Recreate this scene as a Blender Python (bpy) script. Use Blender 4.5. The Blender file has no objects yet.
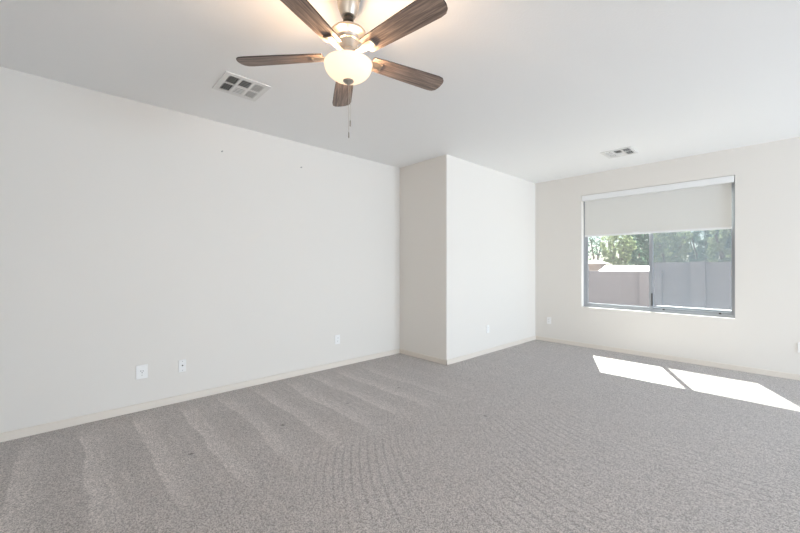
import bpy, bmesh, math, random
from mathutils import Vector, Matrix
random.seed(7)
PI = math.pi
scene = bpy.context.scene
COL = scene.collection

# ------------------------------------------------------------------ camera
cd = bpy.data.cameras.new('camera')
cd.sensor_width = 36.0
cd.lens = 359.556 / 800 * 36.0
cd.clip_start = 0.02
cam = bpy.data.objects.new('camera', cd)
cam.location = (0, 0, 1.281)
cam.rotation_euler = (PI / 2, 0, 0.82228627)
COL.objects.link(cam)
scene.camera = cam

# ------------------------------------------------------------------ world, sun, daylight, exposure
w = bpy.data.worlds.new('sky')
scene.world = w
w.use_nodes = True
nt = w.node_tree
nt.nodes.clear()
out = nt.nodes.new('ShaderNodeOutputWorld')
bg = nt.nodes.new('ShaderNodeBackground')
sky = nt.nodes.new('ShaderNodeTexSky')
sky.sky_type = 'NISHITA'
sky.sun_disc = False
sky.sun_elevation = math.radians(49.8)
sky.sun_rotation = math.radians(-24)
sky.dust_density = 1.0
sky.air_density = 1.0
nt.links.new(sky.outputs[0], bg.inputs[0])
bg.inputs[1].default_value = 0.14
haze = nt.nodes.new('ShaderNodeBackground')
haze.inputs[0].default_value = (0.80, 0.90, 1.0, 1)
haze.inputs[1].default_value = 0.22
addn = nt.nodes.new('ShaderNodeAddShader')
nt.links.new(bg.outputs[0], addn.inputs[0])
nt.links.new(haze.outputs[0], addn.inputs[1])
nt.links.new(addn.outputs[0], out.inputs[0])

sl = bpy.data.lights.new('sun', 'SUN')
sl.energy = 30.0
sl.angle = math.radians(0.53)
sl.color = (1.0, 0.94, 0.85)
so = bpy.data.objects.new('sun', sl)
so.rotation_euler = Vector((0.347, -0.77, -1.0)).to_track_quat('-Z', 'Y').to_euler()
so.location = (-4, 12, 10)
COL.objects.link(so)


def area(name, loc, aim, sx, sy, power, color):
    l = bpy.data.lights.new(name, 'AREA')
    l.shape = 'RECTANGLE'
    l.size, l.size_y = sx, sy
    l.energy = power
    l.color = color
    o = bpy.data.objects.new(name, l)
    o.location = loc
    o.rotation_euler = (Vector(aim) - Vector(loc)).to_track_quat('-Z', 'Y').to_euler()
    COL.objects.link(o)
    return o


# added area lamps brightening the room from an unseen door and rear opening
area('door_fill', (6.9, 3.7, 1.1), (-3.9, 3.3, 2.6), 3.2, 2.0, 480, (0.745, 0.872, 1.0))
area('rear_fill', (1.5, -2.6, 1.1), (-0.8, 3.0, 3.2), 2.6, 2.0, 95, (1.0, 0.94, 0.86))

scene.view_settings.view_transform = 'Standard'
scene.view_settings.look = 'None'
scene.view_settings.gamma = 1.0
scene.view_settings.use_curve_mapping = False
scene.view_settings.exposure = 0.27

# ------------------------------------------------------------------ materials


def lin(r, g, b):
    f = lambda c: (c / 255 / 12.92) if c / 255 <= 0.04045 else ((c / 255 + 0.055) / 1.055) ** 2.4
    return (f(r), f(g), f(b), 1.0)


def mat(name, col, rough=0.6, metal=0.0, bump=None, vary=None):
    m = bpy.data.materials.new(name)
    m.use_nodes = True
    t = m.node_tree
    b = t.nodes['Principled BSDF']
    b.inputs['Base Color'].default_value = col
    b.inputs['Roughness'].default_value = rough
    b.inputs['Metallic'].default_value = metal
    tc = t.nodes.new('ShaderNodeTexCoord')
    if bump:
        sc, st, dist = bump
        n = t.nodes.new('ShaderNodeTexNoise')
        n.inputs['Scale'].default_value = sc
        n.inputs['Detail'].default_value = 4
        t.links.new(tc.outputs['Object'], n.inputs['Vector'])
        bp = t.nodes.new('ShaderNodeBump')
        bp.inputs['Strength'].default_value = st
        bp.inputs['Distance'].default_value = dist
        t.links.new(n.outputs[0], bp.inputs['Height'])
        t.links.new(bp.outputs[0], b.inputs['Normal'])
    if vary:
        sc, amt = vary
        n = t.nodes.new('ShaderNodeTexNoise')
        n.inputs['Scale'].default_value = sc
        n.inputs['Detail'].default_value = 3
        t.links.new(tc.outputs['Object'], n.inputs['Vector'])
        mx = t.nodes.new('ShaderNodeMix')
        mx.data_type = 'RGBA'
        mx.inputs['A'].default_value = tuple(c * (1 - amt) for c in col[:3]) + (1,)
        mx.inputs['B'].default_value = tuple(min(1, c * (1 + amt)) for c in col[:3]) + (1,)
        t.links.new(n.outputs[0], mx.inputs['Factor'])
        t.links.new(mx.outputs['Result'], b.inputs['Base Color'])
    return m


M = {}
M['wall'] = mat('wall_paint', (0.757, 0.724, 0.682, 1), 0.75, bump=(140, 0.12, 0.003))
M['ceiling'] = mat('ceiling_paint', (0.92, 0.915, 0.905, 1), 0.85, bump=(70, 0.2, 0.004))
M['trim'] = mat('trim_paint', (0.75, 0.69, 0.62, 1), 0.5)
M['plate'] = mat('plate_plastic', (0.86, 0.85, 0.84, 1), 0.35)
M['slot'] = mat('slot_black', (0.03, 0.03, 0.035, 1), 0.5)
M['nickel'] = mat('brushed_nickel', (0.52, 0.48, 0.43, 1), 0.45, 1.0, bump=(300, 0.05, 0.001))
M['bracket'] = mat('satin_nickel', (0.34, 0.30, 0.26, 1), 0.5, 1.0)
M['dark_metal'] = mat('dark_metal', (0.05, 0.045, 0.04, 1), 0.4, 0.8)
M['vent'] = mat('vent_enamel', (0.80, 0.79, 0.77, 1), 0.45)
M['duct'] = mat('duct_shade_black', (0.012, 0.010, 0.008, 1), 0.8)  # near-black colour in place of shade inside the vent
M['alu'] = mat('window_aluminium', (0.36, 0.38, 0.41, 1), 0.4, 0.2)
M['blind'] = None
M['white'] = mat('white_enamel', (0.82, 0.82, 0.82, 1), 0.4)
M['stucco'] = mat('stucco', (0.62, 0.55, 0.48, 1), 0.9, bump=(60, 0.4, 0.01), vary=(4, 0.08))
M['soil'] = mat('gravel_ground', (0.30, 0.27, 0.24, 1), 0.95, bump=(40, 0.6, 0.02), vary=(8, 0.2))
M['roof'] = mat('pale_roof', (0.85, 0.83, 0.80, 1), 0.8, vary=(3, 0.05))
M['tan_wall'] = mat('tan_block', (0.30, 0.22, 0.18, 1), 0.9, vary=(5, 0.1))
M['bark'] = mat('bark', (0.16, 0.12, 0.09, 1), 0.9, bump=(20, 0.5, 0.02), vary=(10, 0.25))
M['screw'] = mat('grey_screw', (0.38, 0.37, 0.36, 1), 0.4, 0.3)


def block_material():
    m = bpy.data.materials.new('painted_block')
    m.use_nodes = True
    t = m.node_tree
    b = t.nodes['Principled BSDF']
    b.inputs['Roughness'].default_value = 0.9
    tc = t.nodes.new('ShaderNodeTexCoord')
    mp = t.nodes.new('ShaderNodeMapping')
    mp.inputs['Rotation'].default_value = (PI / 2, 0, 0)
    br = t.nodes.new('ShaderNodeTexBrick')
    br.inputs['Scale'].default_value = 1.0
    br.inputs['Brick Width'].default_value = 0.40
    br.inputs['Row Height'].default_value = 0.20
    br.inputs['Mortar Size'].default_value = 0.006
    br.inputs['Color1'].default_value = (0.18, 0.152, 0.158, 1)
    br.inputs['Color2'].default_value = (0.172, 0.147, 0.153, 1)
    br.inputs['Mortar'].default_value = (0.158, 0.135, 0.14, 1)
    t.links.new(tc.outputs['Object'], mp.inputs['Vector'])
    t.links.new(mp.outputs[0], br.inputs['Vector'])
    t.links.new(br.outputs['Color'], b.inputs['Base Color'])
    return m


M['block'] = block_material()


def carpet_material():
    m = bpy.data.materials.new('cut_pile_carpet')
    m.use_nodes = True
    t = m.node_tree
    N = t.nodes.new
    L = t.links.new
    b = t.nodes['Principled BSDF']
    b.inputs['Roughness'].default_value = 0.95
    b.inputs['Specular IOR Level'].default_value = 0.1
    b.inputs['Sheen Weight'].default_value = 0.25
    b.inputs['Sheen Roughness'].default_value = 0.5
    tc = N('ShaderNodeTexCoord')
    sep = N('ShaderNodeSeparateXYZ')
    L(tc.outputs['Object'], sep.inputs[0])

    def math_(op, a, bb=None, c=None):
        n = N('ShaderNodeMath')
        n.operation = op
        for i, v in enumerate((a, bb, c)):
            if v is None:
                continue
            if isinstance(v, (int, float)):
                n.inputs[i].default_value = v
            else:
                L(v, n.inputs[i])
        return n.outputs[0]

    def ramp(v, a, bb, lo=0.0, hi=1.0):
        n = N('ShaderNodeMapRange')
        n.interpolation_type = 'SMOOTHSTEP'
        L(v, n.inputs[0])
        n.inputs[1].default_value = a
        n.inputs[2].default_value = bb
        n.inputs[3].default_value = lo
        n.inputs[4].default_value = hi
        return n.outputs[0]

    def noise(scale, detail=2, vec=None, rough=0.5):
        n = N('ShaderNodeTexNoise')
        n.inputs['Scale'].default_value = scale
        n.inputs['Detail'].default_value = detail
        n.inputs['Roughness'].default_value = rough
        L(vec if vec else tc.outputs['Object'], n.inputs['Vector'])
        return n.outputs[0]

    x, y = sep.outputs[0], sep.outputs[1]
    wob = math_('MULTIPLY', math_('SUBTRACT', noise(1.3, 2), 0.5), 0.16)
    # vacuum strokes square to the left wall, one every third of a metre
    yy = math_('ADD', y, wob)
    fr = math_('FRACT', math_('DIVIDE', math_('SUBTRACT', yy, 0.41), 0.332))
    saw = math_('MULTIPLY', ramp(fr, 0.0, 0.05), ramp(fr, 0.05, 0.60, 1.0, 0.0))
    frb = math_('FRACT', math_('DIVIDE', math_('SUBTRACT', yy, 0.41), 0.083))
    fine = math_('MULTIPLY', ramp(frb, 0.0, 0.15), ramp(frb, 0.2, 0.7, 1.0, 0.0))
    fine = math_('MULTIPLY', fine, ramp(noise(2.3, 1), 0.45, 0.6))
    left = math_('MULTIPLY', ramp(x, -2.55, -1.95, 1.0, 0.0), ramp(x, -3.9, -3.5, 0.1, 1.0))
    left = math_('MULTIPLY', left, ramp(y, 2.3, 3.3, 1.0, 0.15))
    s1 = math_('MULTIPLY', math_('ADD', math_('MULTIPLY', saw, 0.8), math_('MULTIPLY', fine, 0.35)), left)
    # curving brush lines on the open floor
    xs_ = math_('ADD', x, 0.35)
    u = math_('SUBTRACT', y, math_('MULTIPLY', math_('MULTIPLY', xs_, xs_), 0.22))
    u = math_('ADD', u, math_('MULTIPLY', wob, 0.35))
    fr2 = math_('FRACT', math_('DIVIDE', u, 0.068))
    tri = ramp(math_('ABSOLUTE', math_('SUBTRACT', fr2, 0.5)), 0.28, 0.5)
    patch = ramp(noise(1.3, 1), 0.38, 0.68)
    s2 = math_('MULTIPLY', math_('MULTIPLY', tri, patch), math_('SUBTRACT', 1.0, left))
    wide = ramp(noise(1.3, 2), 0.35, 0.65)
    # flattened dents where furniture stood
    dents = None
    for px, py, r in ((-2.77, 0.62, .020), (-2.77, 1.28, .020), (-2.80, 1.93, .018), (-2.79, 2.57, .018), (-1.76, 2.63, .02)):
        v = N('ShaderNodeVectorMath')
        v.operation = 'DISTANCE'
        L(tc.outputs['Object'], v.inputs[0])
        v.inputs[1].default_value = (px, py, 0)
        dd = ramp(v.outputs['Value'], r * 0.5, r * 1.2, 1.0, 0.0)
        dents = dd if dents is None else math_('MAXIMUM', dents, dd)
    vo = N('ShaderNodeTexVoronoi')
    vo.inputs['Scale'].default_value = 210
    L(tc.outputs['Object'], vo.inputs['Vector'])
    vsep = N('ShaderNodeSeparateColor')
    L(vo.outputs['Color'], vsep.inputs[0])
    tuft2 = noise(110, 3, rough=0.65)
    grain = math_('ADD', math_('MULTIPLY', vsep.outputs[0], 0.5), math_('MULTIPLY', tuft2, 0.5))
    fac = ramp(grain, 0.18, 0.82)
    cr = N('ShaderNodeMix')
    cr.data_type = 'RGBA'
    cr.inputs['A'].default_value = (0.255, 0.233, 0.222, 1)
    cr.inputs['B'].default_value = (0.67, 0.615, 0.585, 1)
    L(fac, cr.inputs['Factor'])
    gain = math_('ADD', 0.97, math_('MULTIPLY', s1, 0.26))
    gain = math_('SUBTRACT', gain, math_('MULTIPLY', s2, 0.20))
    gain = math_('ADD', gain, math_('MULTIPLY', wide, 0.06))
    gain = math_('SUBTRACT', gain, math_('MULTIPLY', dents, 0.45))
    mul = N('ShaderNodeVectorMath')
    mul.operation = 'SCALE'
    L(cr.outputs['Result'], mul.inputs[0])
    L(gain, mul.inputs['Scale'])
    L(mul.outputs[0], b.inputs['Base Color'])
    h = math_('ADD', math_('MULTIPLY', grain, 1.0), math_('MULTIPLY', s2, -0.25))
    h = math_('ADD', h, math_('MULTIPLY', s1, 0.2))
    h = math_('SUBTRACT', h, dents)
    bp = N('ShaderNodeBump')
    bp.inputs['Strength'].default_value = 0.6
    bp.inputs['Distance'].default_value = 0.008
    L(h, bp.inputs['Height'])
    L(bp.outputs[0], b.inputs['Normal'])
    return m


M['carpet'] = carpet_material()


def wood_material():
    m = bpy.data.materials.new('weathered_wood')
    m.use_nodes = True
    t = m.node_tree
    N = t.nodes.new
    L = t.links.new
    b = t.nodes['Principled BSDF']
    b.inputs['Roughness'].default_value = 0.55
    tc = N('ShaderNodeTexCoord')
    mp = N('ShaderNodeMapping')
    mp.inputs['Scale'].default_value = (3.0, 55.0, 1.0)
    L(tc.outputs['Object'], mp.inputs['Vector'])
    n = N('ShaderNodeTexNoise')
    n.inputs['Scale'].default_value = 1.6
    n.inputs['Detail'].default_value = 6
    n.inputs['Roughness'].default_value = 0.65
    n.inputs['Distortion'].default_value = 0.6
    L(mp.outputs[0], n.inputs['Vector'])
    r = N('ShaderNodeValToRGB')
    e = r.color_ramp.elements
    e[0].position, e[0].color = 0.30, (0.085, 0.062, 0.052, 1)
    e[1].position, e[1].color = 0.72, (0.45, 0.34, 0.27, 1)
    k = e.new(0.5)
    k.color = (0.23, 0.172, 0.145, 1)
    L(n.outputs[0], r.inputs[0])
    L(r.outputs[0], b.inputs['Base Color'])
    return m


M['wood'] = wood_material()
M['wood_edge'] = mat('blade_edge', (0.05, 0.035, 0.03, 1), 0.6)


def glass_material(name, tint, gloss=1.45):
    m = bpy.data.materials.new(name)
    m.use_nodes = True
    t = m.node_tree
    t.nodes.clear()
    N = t.nodes.new
    o = N('ShaderNodeOutputMaterial')
    mx = N('ShaderNodeMixShader')
    fr = N('ShaderNodeFresnel')
    ge = N('ShaderNodeNewGeometry')
    mr = N('ShaderNodeMapRange')
    mr.inputs[3].default_value = gloss
    mr.inputs[4].default_value = 1.0 / gloss
    t.links.new(ge.outputs['Backfacing'], mr.inputs[0])
    t.links.new(mr.outputs[0], fr.inputs['IOR'])
    tr = N('ShaderNodeBsdfTransparent')
    tr.inputs[0].default_value = tint
    gl = N('ShaderNodeBsdfGlossy')
    gl.inputs['Roughness'].default_value = 0.02
    t.links.new(fr.outputs[0], mx.inputs[0])
    t.links.new(tr.outputs[0], mx.inputs[1])
    t.links.new(gl.outputs[0], mx.inputs[2])
    # added translucent layer scattering daylight, for the washed-out haze over the view
    veil = N('ShaderNodeBsdfTranslucent')
    veil.inputs[0].default_value = (0.85, 0.9, 1.0, 1)
    m2 = N('ShaderNodeMixShader')
    m2.inputs[0].default_value = 0.015
    t.links.new(mx.outputs[0], m2.inputs[1])
    t.links.new(veil.outputs[0], m2.inputs[2])
    t.links.new(m2.outputs[0], o.inputs[0])
    return m


M['glass'] = glass_material('window_glass', (0.86, 0.91, 0.93, 1))


def mix_transparent(name, col, opacity, translucent=0.0):
    m = bpy.data.materials.new(name)
    m.use_nodes = True
    t = m.node_tree
    t.nodes.clear()
    N = t.nodes.new
    o = N('ShaderNodeOutputMaterial')
    mx = N('ShaderNodeMixShader')
    tr = N('ShaderNodeBsdfTransparent')
    df = N('ShaderNodeBsdfDiffuse')
    df.inputs[0].default_value = col
    tl = N('ShaderNodeBsdfTranslucent')
    tl.inputs[0].default_value = col
    m2 = N('ShaderNodeMixShader')
    m2.inputs[0].default_value = translucent
    t.links.new(df.outputs[0], m2.inputs[1])
    t.links.new(tl.outputs[0], m2.inputs[2])
    mx.inputs[0].default_value = opacity
    t.links.new(tr.outputs[0], mx.inputs[1])
    t.links.new(m2.outputs[0], mx.inputs[2])
    t.links.new(mx.outputs[0], o.inputs[0])
    return m


M['screen'] = mix_transparent('insect_mesh', (0.15, 0.17, 0.20, 1), 0.30, 0.35)
M['blind'] = mix_transparent('blind_fabric', (0.74, 0.73, 0.70, 1), 1.0, 0.06)


def bowl_material():
    m = bpy.data.materials.new('alabaster_glass')
    m.use_nodes = True
    t = m.node_tree
    t.nodes.clear()
    N = t.nodes.new
    o = N('ShaderNodeOutputMaterial')
    df = N('ShaderNodeBsdfDiffuse')
    df.inputs[0].default_value = (0.85, 0.80, 0.72, 1)
    tl = N('ShaderNodeBsdfTranslucent')
    tl.inputs[0].default_value = (0.10, 0.08, 0.06, 1)
    mx = N('ShaderNodeMixShader')
    mx.inputs[0].default_value = 0.5
    em = N('ShaderNodeEmission')
    em.inputs[0].default_value = (1.0, 0.77, 0.53, 1)
    em.inputs[1].default_value = 0.85
    ad = N('ShaderNodeAddShader')
    t.links.new(df.outputs[0], mx.inputs[1])
    t.links.new(tl.outputs[0], mx.inputs[2])
    t.links.new(mx.outputs[0], ad.inputs[0])
    t.links.new(em.outputs[0], ad.inputs[1])
    t.links.new(ad.outputs[0], o.inputs[0])
    return m


M['bowl'] = bowl_material()


def leaf_material(name, c1, c2):
    m = bpy.data.materials.new(name)
    m.use_nodes = True
    t = m.node_tree
    t.nodes.clear()
    N = t.nodes.new
    o = N('ShaderNodeOutputMaterial')
    tc = N('ShaderNodeTexCoord')
    n = N('ShaderNodeTexNoise')
    n.inputs['Scale'].default_value = 2.2
    n.inputs['Detail'].default_value = 3
    t.links.new(tc.outputs['Object'], n.inputs['Vector'])
    mc = N('ShaderNodeMix')
    mc.data_type = 'RGBA'
    mc.inputs['A'].default_value = c1
    mc.inputs['B'].default_value = c2
    t.links.new(n.outputs[0], mc.inputs['Factor'])
    df = N('ShaderNodeBsdfDiffuse')
    tl = N('ShaderNodeBsdfTranslucent')
    mx = N('ShaderNodeMixShader')
    mx.inputs[0].default_value = 0.45
    t.links.new(mc.outputs['Result'], df.inputs[0])
    t.links.new(mc.outputs['Result'], tl.inputs[0])
    t.links.new(df.outputs[0], mx.inputs[1])
    t.links.new(tl.outputs[0], mx.inputs[2])
    t.links.new(mx.outputs[0], o.inputs[0])
    return m


M['leaf_olive'] = leaf_material('olive_leaves', (0.18, 0.25, 0.12, 1), (0.40, 0.42, 0.25, 1))
M['leaf_dark'] = leaf_material('dark_leaves', (0.09, 0.16, 0.11, 1), (0.20, 0.29, 0.20, 1))

# ------------------------------------------------------------------ mesh helpers


def obj(name, bm, m, parent=None, smooth=False, loc=None):
    me = bpy.data.meshes.new(name)
    bmesh.ops.recalc_face_normals(bm, faces=bm.faces[:])
    bm.to_mesh(me)
    bm.free()
    for mm in (m if isinstance(m, (list, tuple)) else [m]):
        me.materials.append(mm)
    if smooth:
        for p in me.polygons:
            p.use_smooth = True
        me.set_sharp_from_angle(angle=math.radians(40))
    o = bpy.data.objects.new(name, me)
    COL.objects.link(o)
    if parent:
        o.parent = parent
    if loc:
        o.location = loc
    return o


def box(bm, x0, x1, y0, y1, z0, z1, mtx=None, bevel=0):
    r = bmesh.ops.create_cube(bm, size=1.0)
    vs = r['verts']
    for v in vs:
        v.co = Vector(((x0 + x1) / 2 + v.co.x * (x1 - x0), (y0 + y1) / 2 + v.co.y * (y1 - y0), (z0 + z1) / 2 + v.co.z * (z1 - z0)))
    if bevel:
        es = list({e for v in vs for e in v.link_edges})
        g = bmesh.ops.bevel(bm, geom=es, offset=bevel, segments=2, affect='EDGES', profile=0.5)
        vs = list({v for v in g['verts']} | {v for v in vs if v.is_valid})
    if mtx is not None:
        for v in vs:
            v.co = mtx @ v.co
    return vs


def lathe(bm, prof, segs=48, cap_top=True, cap_bot=True, cx=0, cy=0):
    rings = []
    for r, z in prof:
        rings.append([bm.verts.new((cx + r * math.cos(2 * PI * i / segs), cy + r * math.sin(2 * PI * i / segs), z)) for i in range(segs)])
    for a, b in zip(rings, rings[1:]):
        for i in range(segs):
            bm.faces.new((a[i], a[(i + 1) % segs], b[(i + 1) % segs], b[i]))
    if cap_bot:
        bm.faces.new(rings[0])
    if cap_top:
        bm.faces.new(rings[-1])


def tube(bm, pts, rad, segs=10):
    rings = []
    pts = [Vector(p) for p in pts]
    rads = rad if isinstance(rad, (list, tuple)) else [rad] * len(pts)
    for i, p in enumerate(pts):
        d = (pts[min(i + 1, len(pts) - 1)] - pts[max(i - 1, 0)]).normalized()
        a = d.orthogonal().normalized() if i == 0 else (ref - d * ref.dot(d)).normalized()
        ref = a
        c = d.cross(a)
        rings.append([bm.verts.new(p + (a * math.cos(2 * PI * k / segs) + c * math.sin(2 * PI * k / segs)) * rads[i]) for k in range(segs)])
    for a, b in zip(rings, rings[1:]):
        for k in range(segs):
            bm.faces.new((a[k], a[(k + 1) % segs], b[(k + 1) % segs], b[k]))
    bm.faces.new(rings[0])
    bm.faces.new(rings[-1])


def thing(name, label, cat, loc=(0, 0, 0), rotz=0, group=None):
    o = bpy.data.objects.new(name, None)
    o.empty_display_size = 0.1
    COL.objects.link(o)
    o.location = loc
    o.rotation_euler = (0, 0, rotz)
    o['label'] = label
    o['category'] = cat
    if group:
        o['group'] = group
    return o


def tag(o, label, cat, group=None, kind=None):
    o['label'] = label
    o['category'] = cat
    if group:
        o['group'] = group
    if kind:
        o['kind'] = kind
    return o


def struct(name, bm, m, **k):
    o = obj(name, bm, m, **k)
    o['kind'] = 'structure'
    return o


# ------------------------------------------------------------------ the room
H = 2.74
XL, YJ, XJ, YW = -3.9077, 3.6254, -3.0111, 6.0439
XR, YB = 6.20, -1.75
T = 0.16
WX0, WX1, WZ0, WZ1 = -2.239, -0.437, 0.636, 2.412      # window opening

bm = bmesh.new()
box(bm, XL - T, XR + T, YB - T, YW + T, -0.12, 0.0)
fl = struct('floor', bm, M['carpet'])
tag(fl, 'grey beige cut pile carpet with vacuum tracks and small dents', 'carpet floor')

bm = bmesh.new()
box(bm, XL - T, XR + T, YB - T, YW + T, H, H + 0.12)
tag(struct('ceiling', bm, M['ceiling']), 'flat white textured ceiling above the fan', 'ceiling')

bm = bmesh.new()
box(bm, XL - T, XL, YB, YJ + 0.02, 0, H)
tag(struct('wall_left', bm, M['wall']), 'long bare off white wall on the left', 'wall')

bm = bmesh.new()
vs = box(bm, XL - T, XJ, YJ, YW + T, 0, H)
ed = [e for e in bm.edges if all(abs(v.co.x - XJ) < 1e-4 and abs(v.co.y - YJ) < 1e-4 for v in e.verts)]
bmesh.ops.bevel(bm, geom=ed, offset=0.016, segments=4, affect='EDGES', profile=0.5)
tag(struct('wall_corner', bm, M['wall'], smooth=True), 'boxed out white corner wall jutting into the room left of the window', 'wall')


def holed_wall(name, axis, val, thick, a0, a1, holes, label):
    """wall in the plane axis=val, reaching thick away; holes = [(a0,a1,z0,z1)]"""
    bm = bmesh.new()
    As = sorted({a0, a1, *[h[0] for h in holes], *[h[1] for h in holes]})
    Zs = sorted({0.0, H, *[h[2] for h in holes], *[h[3] for h in holes]})
    inh = lambda a, z: any(h[0] < a < h[1] and h[2] < z < h[3] for h in holes)
    vc = {}

    def V(a, z, d):
        k = (round(a, 5), round(z, 5), d)
        if k not in vc:
            p = val + d * thick
            vc[k] = bm.verts.new((a, p, z) if axis == 1 else (p, a, z))
        return vc[k]
    n, k = len(As) - 1, len(Zs) - 1
    solid = lambda i, j: 0 <= i < n and 0 <= j < k and not inh((As[i] + As[i + 1]) / 2, (Zs[j] + Zs[j + 1]) / 2)
    for i in range(n):
        for j in range(k):
            if not solid(i, j):
                continue
            q = [(As[i], Zs[j]), (As[i + 1], Zs[j]), (As[i + 1], Zs[j + 1]), (As[i], Zs[j + 1])]
            for d in (0, 1):
                bm.faces.new([V(a, z, d) for a, z in q])
            for (di, dj, e0, e1) in ((0, -1, 0, 1), (1, 0, 1, 2), (0, 1, 2, 3), (-1, 0, 3, 0)):
                if not solid(i + di, j + dj):
                    A, B = q[e0], q[e1]
                    bm.faces.new((V(*A, 0), V(*B, 0), V(*B, 1), V(*A, 1)))
    return tag(struct(name, bm, M['wall']), label, 'wall')


holed_wall('wall_back', 1, YW, T, XJ, XR, [(WX0, WX1, WZ0, WZ1)], 'off white far wall holding the window with the half lowered blind')
holed_wall('wall_right', 0, XR, T, YB, YW + T, [(2.6, 5.5, 0.0, 2.2)], 'off white right wall beside the camera with a glass door opening')
holed_wall('wall_front', 1, YB, -T, XL - T, XR + T, [(0.1, 2.9, 0.0, 2.3)], 'off white wall behind the camera with an added unseen opening')

# baseboards
BH, BT = 0.066, 0.014


def baseboard(name, x0, x1, y0, y1, label):
    bm = bmesh.new()
    box(bm, x0, x1, y0, y1, 0, BH, bevel=0.004)
    tag(struct(name, bm, M['trim']), label, 'baseboard')


baseboard('baseboard_left', XL, XL + BT, YB, YJ, 'painted baseboard along the long left wall')
baseboard('baseboard_corner', XL, XJ + BT, YJ - BT, YJ, 'painted baseboard on the shaded side of the boxed out corner')
baseboard('baseboard_nook', XJ, XJ + BT, YJ - BT, YW, 'painted baseboard on the bright side of the boxed out corner')
baseboard('baseboard_back', XJ, XR, YW - BT, YW, 'cream baseboard under the window')
baseboard('baseboard_right', XR - BT, XR, YB, 2.6, 'painted baseboard along the right wall')

# ------------------------------------------------------------------ the window
FY0, FY1 = YW + 0.088, YW + 0.148        # frame depth range
win = thing('window_1', 'sliding window with grey metal frame, blind lowered halfway', 'window', (0, 0, 0))
win['kind'] = 'structure'
FW = 0.022
MX = -1.328
bm = bmesh.new()
box(bm, WX0, WX0 + FW, FY0, FY1, WZ0, WZ1)
box(bm, WX1 - FW, WX1, FY0, FY1, WZ0, WZ1)
box(bm, WX0 + FW, WX1 - FW, FY0, FY1, WZ0, WZ0 + FW)
box(bm, WX0 + FW, WX1 - FW, FY0, FY1, WZ1 - FW, WZ1)
box(bm, WX0 + FW, WX1 - FW, FY0, FY0 + 0.006, WZ0 + FW, WZ0 + FW + 0.012)
obj('frame', bm, M['alu'], win)


def sash(x0, x1, y, wid, wr=None, wl=None, nm='sash'):
    wr, wl = wr or wid, wl or wid
    z0, z1 = WZ0 + FW, WZ1 - FW
    bm = bmesh.new()
    d = 0.011
    box(bm, x0, x0 + wl, y - d, y + d, z0, z1)
    box(bm, x1 - wr, x1, y - d, y + d, z0, z1)
    box(bm, x0 + wl, x1 - wr, y - d, y + d, z0, z0 + wid)
    box(bm, x0 + wl, x1 - wr, y - d, y + d, z1 - wid, z1)
    s = obj(nm, bm, M['alu'], win)
    bm = bmesh.new()
    box(bm, x0 + wl, x1 - wr, y - 0.002, y + 0.002, z0 + wid, z1 - wid)
    obj('pane', bm, M['glass'], s)
    return s


sl_ = sash(WX0 + FW, MX + 0.017, FY0 + 0.018, 0.04, 0.038)
sr_ = sash(MX - 0.016, WX1 - FW, FY0 + 0.042, 0.036, 0.020, 0.036)
bm = bmesh.new()
box(bm, MX + 0.008, MX + 0.022, FY0 - 0.006, FY0 + 0.007, 0.72, 0.90, bevel=0.003)
obj('sash_lock', bm, M['dark_metal'], sl_)
for sx in (-1.18, -0.585):
    bm = bmesh.new()
    box(bm, sx - 0.012, sx + 0.012, FY0 + 0.004, FY0 + 0.022, WZ0 + FW, WZ0 + FW + 0.03, bevel=0.003)
    obj('track_stop', bm, M['dark_metal'], win)
bm = bmesh.new()
box(bm, MX + 0.05, WX1 - 0.01, YW + T + 0.002, YW + T + 0.11, 0.60, 0.718, bevel=0.008)
obj('exterior_sill', bm, M['roof'], win)
scr = thing('insect_screen', 'grey insect screen outside the right half of the window', 'window screen', (0, 0, 0))
scr.name = 'insect_screen'
scr.parent = None
sy = FY1 + 0.008
bm = bmesh.new()
x0, x1, z0, z1, wd = MX - 0.012, WX1 - 0.012, WZ0 + 0.02, WZ1 - 0.012, 0.018
box(bm, x0, x0 + wd, sy - 0.006, sy + 0.004, z0, z1)
box(bm, x1 - wd, x1, sy - 0.006, sy + 0.004, z0, z1)
box(bm, x0 + wd, x1 - wd, sy - 0.006, sy + 0.004, z0, z0 + wd)
box(bm, x0 + wd, x1 - wd, sy - 0.006, sy + 0.004, z1 - wd, z1)
obj('frame', bm, M['alu'], scr)
bm = bmesh.new()
box(bm, x0 + wd, x1 - wd, sy - 0.001, sy, z0 + wd, z1 - wd)
obj('mesh_panel', bm, M['screen'], scr)

# roller blind inside the reveal
bl = thing('roller_blind', 'off white roller blind lowered halfway over the window', 'window blind', (0, 0, 0))
bm = bmesh.new()
box(bm, WX0 + 0.008, WX1 - 0.008, YW - 0.004, YW + 0.078, 2.325, WZ1 - 0.004, bevel=0.006)
obj('headrail', bm, M['white'], bl)
bm = bmesh.new()
box(bm, WX0 + 0.035, WX1 - 0.035, YW + 0.050, YW + 0.0515, 1.775, 2.34)
obj('fabric', bm, M['blind'], bl)
bm = bmesh.new()
box(bm, WX0 + 0.033, WX1 - 0.033, YW + 0.044, YW + 0.058, 1.752, 1.78, bevel=0.004)
bar = obj('bottom_bar', bm, M['white'], bl)
bm = bmesh.new()
box(bm, MX - 0.22, MX - 0.13, YW + 0.036, YW + 0.046, 1.765, 1.79, bevel=0.004)
obj('pull_grip', bm, M['white'], bar)

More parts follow.
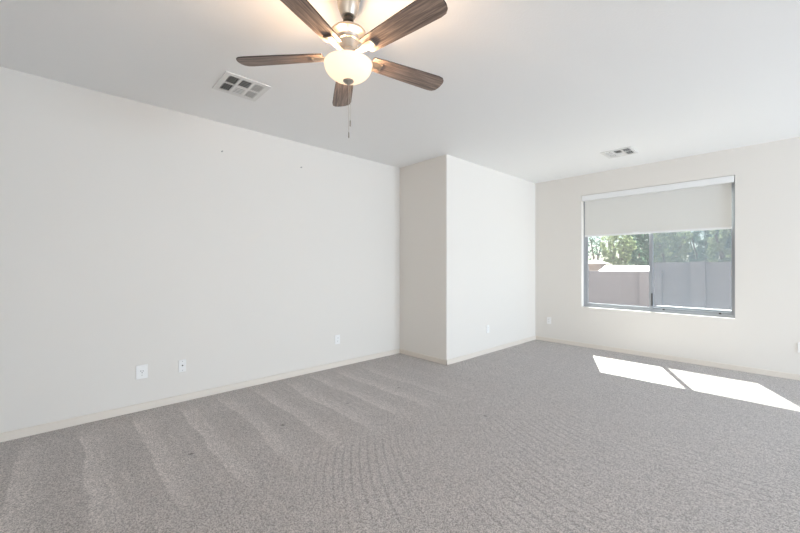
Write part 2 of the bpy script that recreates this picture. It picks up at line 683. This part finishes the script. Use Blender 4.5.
# unseen openings built to let light in: door to the right, doorway behind
d1 = thing('door_1', 'sliding glass door in the right wall outside the picture', 'door', (0, 0, 0))
d1['kind'] = 'structure'
bm = bmesh.new()
for a, b in ((2.6, 2.65), (4.02, 4.08), (5.45, 5.5)):
    box(bm, XR + 0.05, XR + 0.11, a, b, 0, 2.2)
for a, b in ((0, 0.06), (2.14, 2.2)):
    box(bm, XR + 0.05, XR + 0.11, 2.65, 4.02, a, b)
    box(bm, XR + 0.05, XR + 0.11, 4.08, 5.45, a, b)
obj('frame', bm, M['alu'], d1)
d2 = thing('added_opening', 'unseen opening added behind the camera to let light in', 'door', (0, 0, 0))
d2['kind'] = 'structure'
bm = bmesh.new()
for a, b in ((0.1, 0.14), (2.86, 2.9)):
    box(bm, a, b, YB - 0.15, YB - 0.01, 0.0, 2.3)
box(bm, 0.14, 2.86, YB - 0.15, YB - 0.01, 2.26, 2.3)
obj('frame', bm, M['trim'], d2)

# ------------------------------------------------------------------ outside
GZ = -0.14
bm = bmesh.new()
box(bm, -40, 14, YW + T + 0.001, 45, GZ - 0.2, GZ)
g = struct('ground', bm, M['soil'])
tag(g, 'bare gravel yard outside the window', 'ground')

YF = 10.0
XS = -2.15          # where the low wall meets the tall wall
yw = thing('garden_wall', 'mauve grey block wall across the yard outside the window', 'garden wall', (0, 0, 0))
bm = bmesh.new()
box(bm, -12, XS - 0.22, YF, YF + 0.2, GZ, 1.165)
obj('low_section', bm, M['block'], yw)
bm = bmesh.new()
box(bm, XS + 0.0, 6, YF + 0.04, YF + 0.24, GZ, 1.375)
obj('tall_section', bm, M['block'], yw)
bm = bmesh.new()
box(bm, XS - 0.22, XS + 0.21, YF - 0.1, YF + 0.24, GZ, 1.17)
obj('pillar', bm, M['block'], yw)
bm = bmesh.new()
box(bm, -1.42, -1.18, YF - 0.1, YF + 0.24, GZ, 1.385)
obj('pillar', bm, M['block'], yw)

# neighbour's low white roof and brown shed beyond the wall
nb = thing('patio_cover', 'low white roof showing over the block wall at left', 'patio roof', (0, 0, 0))
bm = bmesh.new()
v = [bm.verts.new(p) for p in ((-5.6, 17, 1.08), (-3.3, 17, 1.08), (-4.2, 21, 1.31), (-6.55, 21, 1.35), (-5.6, 17, 1.0), (-3.3, 17, 1.0), (-4.2, 21, 1.23), (-6.55, 21, 1.27))]
for f in ((0, 1, 2, 3), (4, 5, 6, 7), (0, 1, 5, 4), (1, 2, 6, 5), (2, 3, 7, 6), (3, 0, 4, 7)):
    bm.faces.new([v[i] for i in f])
obj('roof_panel', bm, M['roof'], nb)
for px, py, pz in ((-5.55, 17.3, 1.02), (-3.5, 17.3, 1.02), (-4.3, 20.7, 1.23), (-6.3, 20.7, 1.25)):
    bm = bmesh.new()
    box(bm, px - 0.06, px + 0.06, py - 0.06, py + 0.06, GZ, pz)
    obj('post', bm, M['white'], nb)
sh = thing('garden_shed', 'small brown shed with white peaked roof over the wall', 'shed', (-7.75, 23.0, GZ))
bm = bmesh.new()
box(bm, -0.45, 0.45, -0.45, 0.45, 0, 1.58)
obj('wall', bm, M['tan_wall'], sh)
bm = bmesh.new()
lathe(bm, [(0.78, 1.57), (0.78, 1.61), (0.03, 1.82)], 4)
obj('roof', bm, M['roof'], sh)


def tree(label, x, y, h, rad, zc_, leafmat, n, squash=0.85, size=0.12):
    root = thing('leafy_tree', label, 'tree', (x, y, GZ), 0, 'trees beyond the garden wall')
    rnd = random.Random(int(abs(x * 100) + y * 10))
    bm = bmesh.new()
    tips = []
    for k in range(4):
        a = rnd.uniform(0, 2 * PI)
        p = [Vector((0.1 * math.cos(a), 0.1 * math.sin(a), 0))]
        for s in range(1, 6):
            q = s / 5
            p.append(Vector((math.cos(a) * rad * 0.65 * q ** 1.5 + rnd.uniform(-.1, .1), math.sin(a) * rad * 0.65 * q ** 1.5 + rnd.uniform(-.1, .1), zc_ * 1.15 * q)))
        tube(bm, p, [0.10 - 0.075 * s / 5 for s in range(6)], 7)
        tips.append(p)
    obj('trunk', bm, M['bark'], root, smooth=True)
    clusters = []
    for k in range(130):
        while True:
            p = Vector((rnd.uniform(-1, 1), rnd.uniform(-1, 1), rnd.uniform(-1, 1)))
            if 0.35 < p.length < 1:
                break
        clusters.append((Vector((p.x * rad, p.y * rad, zc_ + p.z * rad * squash)), rnd.uniform(0.22, 0.45) * rad * 0.5))
    verts, faces = [], []
    for i in range(n):
        c, r = rnd.choice(clusters)
        d = Vector((rnd.gauss(0, 1), rnd.gauss(0, 1), rnd.gauss(0, 1)))
        p = c + d.normalized() * r * rnd.random() ** 0.5
        if p.z < 0.35:
            continue
        u = Vector((rnd.gauss(0, 1), rnd.gauss(0, 1), rnd.gauss(0, 1))).normalized()
        v_ = u.orthogonal().normalized()
        s = size * rnd.uniform(0.6, 1.3)
        b = len(verts)
        verts += [p - u * s * 0.5, p + v_ * s * 0.22, p + u * s * 0.5, p - v_ * s * 0.22]
        faces.append((b, b + 1, b + 2, b + 3))
    me = bpy.data.meshes.new('foliage')
    me.from_pydata([tuple(q) for q in verts], [], faces)
    me.materials.append(leafmat)
    o = bpy.data.objects.new('foliage', me)
    COL.objects.link(o)
    o.parent = root


tree('small olive green tree seen through the left window pane, above the white roof', -7.35, 25.6, 4.6, 0.90, 2.75, M['leaf_olive'], 9000, 1.6)
tree('dark green tree behind the middle of the window, over the wall pillar', -7.4, 31.0, 6.0, 1.25, 3.0, M['leaf_dark'], 16000, 1.7)
tree('olive tree behind the screened right pane, nearest its left edge', -4.55, 25.2, 4.6, 0.95, 2.7, M['leaf_olive'], 11000, 1.7)
tree('dark green tree in the middle of the screened right pane', -4.0, 31.0, 6.0, 1.25, 3.0, M['leaf_dark'], 16000, 1.7)
tree('olive tree at the far right end of the window', -2.0, 25.0, 4.6, 0.90, 2.7, M['leaf_olive'], 11000, 1.7)

tree('small sparse tree at the left edge of the window, beside the shed roof', -10.4, 31.0, 5.0, 0.65, 3.1, M['leaf_dark'], 1400, 2.2)
tree('tall dark tree filling the gap behind the left edge of the screened pane', -7.9, 37.5, 7.0, 2.1, 3.2, M['leaf_dark'], 26000, 1.3, 0.21)
tree('tall dark tree filling the gap behind the right end of the window', -2.2, 37.5, 7.0, 2.1, 3.2, M['leaf_dark'], 26000, 1.3, 0.21)

# ------------------------------------------------------------------ ceiling fan
FX, FYY = -1.5935, 1.104
fan = thing('ceiling_fan', 'five blade ceiling fan with brushed nickel body and lit glass bowl', 'ceiling fan', (FX, FYY, H))
Z = lambda z: z - H


def lpart(name, prof, m, parent=fan, segs=48):
    bm = bmesh.new()
    lathe(bm, [(r, Z(z)) for r, z in prof], segs)
    return obj(name, bm, m, parent, smooth=True)


lpart('canopy', [(0.028, 2.610), (0.037, 2.613), (0.044, 2.630), (0.054, 2.655), (0.057, 2.68), (0.058, 2.71), (0.068, 2.718), (0.070, 2.74)], M['nickel'])
lpart('downrod', [(0.022, 2.565), (0.022, 2.580), (0.028, 2.584), (0.028, 2.606), (0.020, 2.610), (0.013, 2.625)], M['dark_metal'])
mo = lpart('motor_housing', [(0.045, 2.425), (0.049, 2.429), (0.044, 2.434), (0.050, 2.478), (0.055, 2.482), (0.055, 2.488), (0.051, 2.491), (0.053, 2.503), (0.058, 2.508), (0.090, 2.513), (0.094, 2.517), (0.094, 2.525), (0.090, 2.530), (0.055, 2.545), (0.022, 2.566)], M['nickel'])
hub = lpart('hub', [(0.050, 2.392), (0.060, 2.396), (0.060, 2.416), (0.050, 2.425)], M['nickel'])
lk = lpart('light_fitter', [(0.008, 2.268), (0.008, 2.35), (0.040, 2.352), (0.045, 2.362), (0.045, 2.392)], M['nickel'])
bp_ = [(0.010, 2.272)]
for k in range(1, 13):
    a = k / 12 * PI / 2
    bp_.append((0.010 + 0.116 * math.sin(a) ** 0.9, 2.272 + 0.084 * (1 - math.cos(a)) ** 0.95))
bp_.append((0.128, 2.360))
bp_.append((0.122, 2.360))
for k in range(12, 0, -1):
    a = k / 12 * PI / 2
    bp_.append((0.010 + 0.110 * math.sin(a) ** 0.9, 2.277 + 0.080 * (1 - math.cos(a)) ** 0.95))
bm = bmesh.new()
lathe(bm, [(r, Z(z)) for r, z in bp_], 64, False, False)
obj('glass_bowl', bm, M['bowl'], fan, smooth=True)
lpart('finial', [(0.003, 2.250), (0.008, 2.252), (0.011, 2.257), (0.022, 2.262), (0.029, 2.269), (0.027, 2.276), (0.008, 2.279)], M['nickel'])

for (dx, zb, zf) in ((0.002, 2.000, 1.966), (0.010, 2.062, 2.028)):
    ddx, ddy = dx * 0.68, dx * 0.733
    bm = bmesh.new()
    tube(bm, [(ddx, ddy, Z(2.252)), (ddx, ddy, Z(zb))], 0.0012, 6)
    ch = obj('pull_chain', bm, M['nickel'], fan)
    bm = bmesh.new()
    lathe(bm, [(0.0015, Z(zf)), (0.0032, Z(zf + 0.004)), (0.0032, Z(zb - 0.006)), (0.0015, Z(zb))], 12, cx=ddx, cy=ddy)
    obj('chain_fob', bm, M['bracket'], ch, smooth=True)


def blade_mesh():
    bm = bmesh.new()
    out = [(0.135, -0.046), (0.20, -0.052), (0.40, -0.060), (0.555, -0.064)]
    pts = list(out)
    # rounded tip
    pts += [(0.585, -0.060), (0.602, -0.046), (0.610, -0.025), (0.612, 0.0), (0.610, 0.025), (0.602, 0.046), (0.585, 0.060)]
    pts += [(x, -y) for x, y in reversed(out)]
    th = 0.0035
    top = [bm.verts.new((x, y, th)) for x, y in pts]
    bot = [bm.verts.new((x, y, -th)) for x, y in pts]
    bm.faces.new(top)
    bm.faces.new(bot)
    n = len(pts)
    for i in range(n):
        f = bm.faces.new((top[i], top[(i + 1) % n], bot[(i + 1) % n], bot[i]))
        f.material_index = 1
    return bm


def bracket_mesh():
    bm = bmesh.new()
    # arm rising out of the hub, widening to the plate under the blade
    st = [(0.045, 0.013, -0.002), (0.085, 0.013, -0.008), (0.115, 0.017, -0.010), (0.145, 0.022, -0.0085), (0.190, 0.024, -0.0085)]
    rows = []
    for x, hw, z in st:
        rows.append([bm.verts.new((x, -hw, z)), bm.verts.new((x, -hw * 0.5, z - 0.005)), bm.verts.new((x, hw * 0.5, z - 0.005)), bm.verts.new((x, hw, z)), bm.verts.new((x, hw, z + 0.005)), bm.verts.new((x, -hw, z + 0.005))])
    for a, b in zip(rows, rows[1:]):
        for i in range(6):
            bm.faces.new((a[i], a[(i + 1) % 6], b[(i + 1) % 6], b[i]))
    bm.faces.new(rows[0])
    bm.faces.new(rows[-1])
    box(bm, 0.188, 0.197, -0.025, 0.025, -0.0145, -0.0035, bevel=0.003)
    return bm


PITCH = math.radians(-11)
b0 = obj('blade', blade_mesh(), [M['wood'], M['wood_edge']], fan)
k0 = obj('blade_bracket', bracket_mesh(), M['bracket'], b0, smooth=True)
for k in range(5):
    if k == 0:
        b, q = b0, k0
    else:
        b = b0.copy()
        COL.objects.link(b)
        b.parent = fan
        q = k0.copy()
        COL.objects.link(q)
        q.parent = b
    b.rotation_euler = (PITCH, 0, math.radians(5.86 + 72 * k))
    b.location = (0, 0, Z(2.404))

for k in range(3):
    l = bpy.data.lights.new('fan_bulb', 'POINT')
    l.energy = 5.5
    l.color = (1.0, 0.66, 0.40)
    l.shadow_soft_size = 0.018
    o = bpy.data.objects.new('fan_bulb', l)
    a = math.radians(35 + 120 * k)
    o.location = (FX + 0.094 * math.cos(a), FYY + 0.094 * math.sin(a), 2.352)
    COL.objects.link(o)

# ------------------------------------------------------------------ ceiling vents


def ceiling_vent(loc, rot, label):
    t = thing('ceiling_vent', label, 'air vent', loc, rot, 'ceiling vents')
    S = 0.172
    bm = bmesh.new()
    cw, gap, m0 = 0.092, 0.018, 0.038          # cells: three along y, two along x
    ys = [-S + m0 + i * (cw + gap) for i in range(3)]
    cw_y = (2 * S - 2 * m0 - 2 * gap) / 3
    ys = [-S + m0 + i * (cw_y + gap) for i in range(3)]
    cw_x = (2 * S - 2 * m0 - gap) / 2
    xs = [-S + m0 + i * (cw_x + gap) for i in range(2)]
    z0, z1 = -0.010, -0.002
    # face plate as a grid of bars around the six openings
    box(bm, -S, xs[0], -S, S, z0, z1)
    box(bm, xs[1] + cw_x, S, -S, S, z0, z1)
    box(bm, xs[0] + cw_x, xs[1], -S, S, z0, z1)
    for i in range(2):
        box(bm, xs[i], xs[i] + cw_x, -S, ys[0], z0, z1)
        box(bm, xs[i], xs[i] + cw_x, ys[2] + cw_y, S, z0, z1)
        for j in range(2):
            box(bm, xs[i], xs[i] + cw_x, ys[j] + cw_y, ys[j + 1], z0, z1)
    obj('face_plate', bm, M['vent'], t)
    bm = bmesh.new()
    box(bm, -S + 0.02, S - 0.02, -S + 0.02, S - 0.02, -0.0018, 0.0)
    obj('duct_shade_sheet', bm, M['duct'], t)  # flat sheet, no recess: the duct's shade is put into its colour
    for i in range(2):
        for j in range(3):
            bm = bmesh.new()
            cx, cy = xs[i] + cw_x / 2, ys[j] + cw_y / 2
            n = 5
            for s in range(n):
                if j == 1:      # slats along y, thrown outward along x
                    px = xs[i] + (s + 0.5) * cw_x / n
                    sg = 1 if i == 1 else -1
                    mt = Matrix.Translation((px, cy, -0.0074)) @ Matrix.Rotation(sg * math.radians(-40), 4, 'Y').inverted()
                    box(bm, -0.0042, 0.0042, -cw_y / 2, cw_y / 2, -0.0005, 0.0005, mt)
                else:
                    py = ys[j] + (s + 0.5) * cw_y / n
                    sg = 1 if j == 2 else -1
                    tilt = 62 if j == 0 else 40
                    mt = Matrix.Translation((cx, py, -0.0090 if j == 0 else -0.0074)) @ Matrix.Rotation(sg * math.radians(-tilt), 4, 'X')
                    box(bm, -cw_x / 2, cw_x / 2, -0.0042, 0.0042, -0.0010, 0.0010, mt)
            obj('louver', bm, M['vent'], t)
    return t


ceiling_vent((-3.012, 1.045, H), 0, 'square white ceiling vent near the fan, above the long left wall')
ceiling_vent((-1.455, 5.18, H), PI / 2, 'square white ceiling vent near the window wall')

# ------------------------------------------------------------------ outlets
# local frame: plate in the xz plane, facing -y


def outlet(name, loc, rot, wdt, hgt, style, label, cat):
    t = thing(name, label, cat, loc, rot, 'wall plates')
    bm = bmesh.new()
    box(bm, -wdt / 2, wdt / 2, -0.009, 0, -hgt / 2, hgt / 2, bevel=0.003)
    obj('cover_plate', bm, M['plate'], t)
    if style == 'duplex':
        for zz in (-0.02, 0.02):
            bm = bmesh.new()
            box(bm, -0.017, 0.017, -0.0115, -0.008, zz - 0.0145, zz + 0.0145, bevel=0.002)
            r = obj('receptacle', bm, M['plate'], t)
            for xx in (-0.0065, 0.0065):
                bm = bmesh.new()
                box(bm, xx - 0.0012, xx + 0.0012, -0.0122, -0.011, zz - 0.001, zz + 0.008)
                obj('slot', bm, M['slot'], r)
            bm = bmesh.new()
            box(bm, -0.0025, 0.0025, -0.0122, -0.011, zz - 0.009, zz - 0.005)
            obj('ground_hole', bm, M['slot'], r)
    elif style == 'round':
        bm = bmesh.new()
        prof = [(0.019, 0.0), (0.019, 0.005)]
        lathe(bm, prof, 24)
        bmesh.ops.rotate(bm, verts=bm.verts[:], cent=(0, 0, 0), matrix=Matrix.Rotation(PI / 2, 3, 'X'))
        bmesh.ops.translate(bm, verts=bm.verts[:], vec=(0, -0.008, 0.004))
        r = obj('receptacle', bm, M['plate'], t, smooth=True)
        for xx in (-0.008, 0.008):
            bm = bmesh.new()
            box(bm, xx - 0.0018, xx + 0.0018, -0.0140, -0.0125, 0.002, 0.014)
            obj('slot', bm, M['slot'], r)
        bm = bmesh.new()
        box(bm, -0.003, 0.003, -0.0140, -0.0125, -0.011, -0.005)
        obj('ground_hole', bm, M['slot'], r)
        bm = bmesh.new()
        box(bm, -0.003, 0.003, -0.0105, -0.0085, -0.033, -0.027)
        obj('cover_screw', bm, M['screw'], t)
    elif style == 'coax':
        bm = bmesh.new()
        lathe(bm, [(0.0058, 0.0), (0.0058, 0.003), (0.0045, 0.003), (0.0045, 0.012)], 12)
        bmesh.ops.rotate(bm, verts=bm.verts[:], cent=(0, 0, 0), matrix=Matrix.Rotation(PI / 2, 3, 'X'))
        bmesh.ops.translate(bm, verts=bm.verts[:], vec=(0, -0.0085, 0.004))
        obj('coaxial_socket', bm, M['dark_metal'], t, smooth=True)
        for zz in (-0.042, 0.042):
            bm = bmesh.new()
            box(bm, -0.003, 0.003, -0.0105, -0.0085, zz - 0.003, zz + 0.003)
            obj('cover_screw', bm, M['screw'], t)
    return t


RL = PI / 2      # faces +x
outlet('wall_outlet', (XL, 0.494, 0.346), RL, 0.086, 0.122, 'round', 'wide white wall plate with round socket, leftmost on the left wall', 'wall outlet')
outlet('cable_plate', (XL, 0.808, 0.340), RL, 0.062, 0.116, 'coax', 'narrow white wall plate with a dark cable socket on the left wall', 'wall plate')
outlet('wall_outlet', (XL, 2.537, 0.350), RL, 0.072, 0.116, 'duplex', 'white outlet on the left wall nearest the boxed out corner', 'wall outlet')
outlet('wall_outlet', (XJ, 4.56, 0.360), RL, 0.072, 0.116, 'duplex', 'white outlet on the bright side of the boxed out corner', 'wall outlet')
outlet('wall_outlet', (-2.765, YW, 0.360), 0, 0.072, 0.116, 'duplex', 'white outlet under the window wall, left of the window', 'wall outlet')
outlet('wall_outlet', (0.117, YW, 0.372), 0, 0.072, 0.116, 'duplex', 'white outlet right of the window, cut by the photo edge', 'wall outlet')

for (y, z, label) in ((1.161, 2.45, 'small grey screw high in the left wall, nearer the vent'), (2.034, 2.451, 'small grey screw high in the left wall, nearer the boxed out corner')):
    t = thing('wall_screw', label, 'screw', (XL, y, z), RL, 'screws in the left wall')
    bm = bmesh.new()
    lathe(bm, [(0.007, 0.0), (0.007, 0.003), (0.004, 0.012), (0.006, 0.014), (0.006, 0.017), (0.003, 0.019)], 12)
    bmesh.ops.rotate(bm, verts=bm.verts[:], cent=(0, 0, 0), matrix=Matrix.Rotation(PI / 2, 3, 'X'))
    obj('screw_head', bm, M['screw'], t, smooth=True)
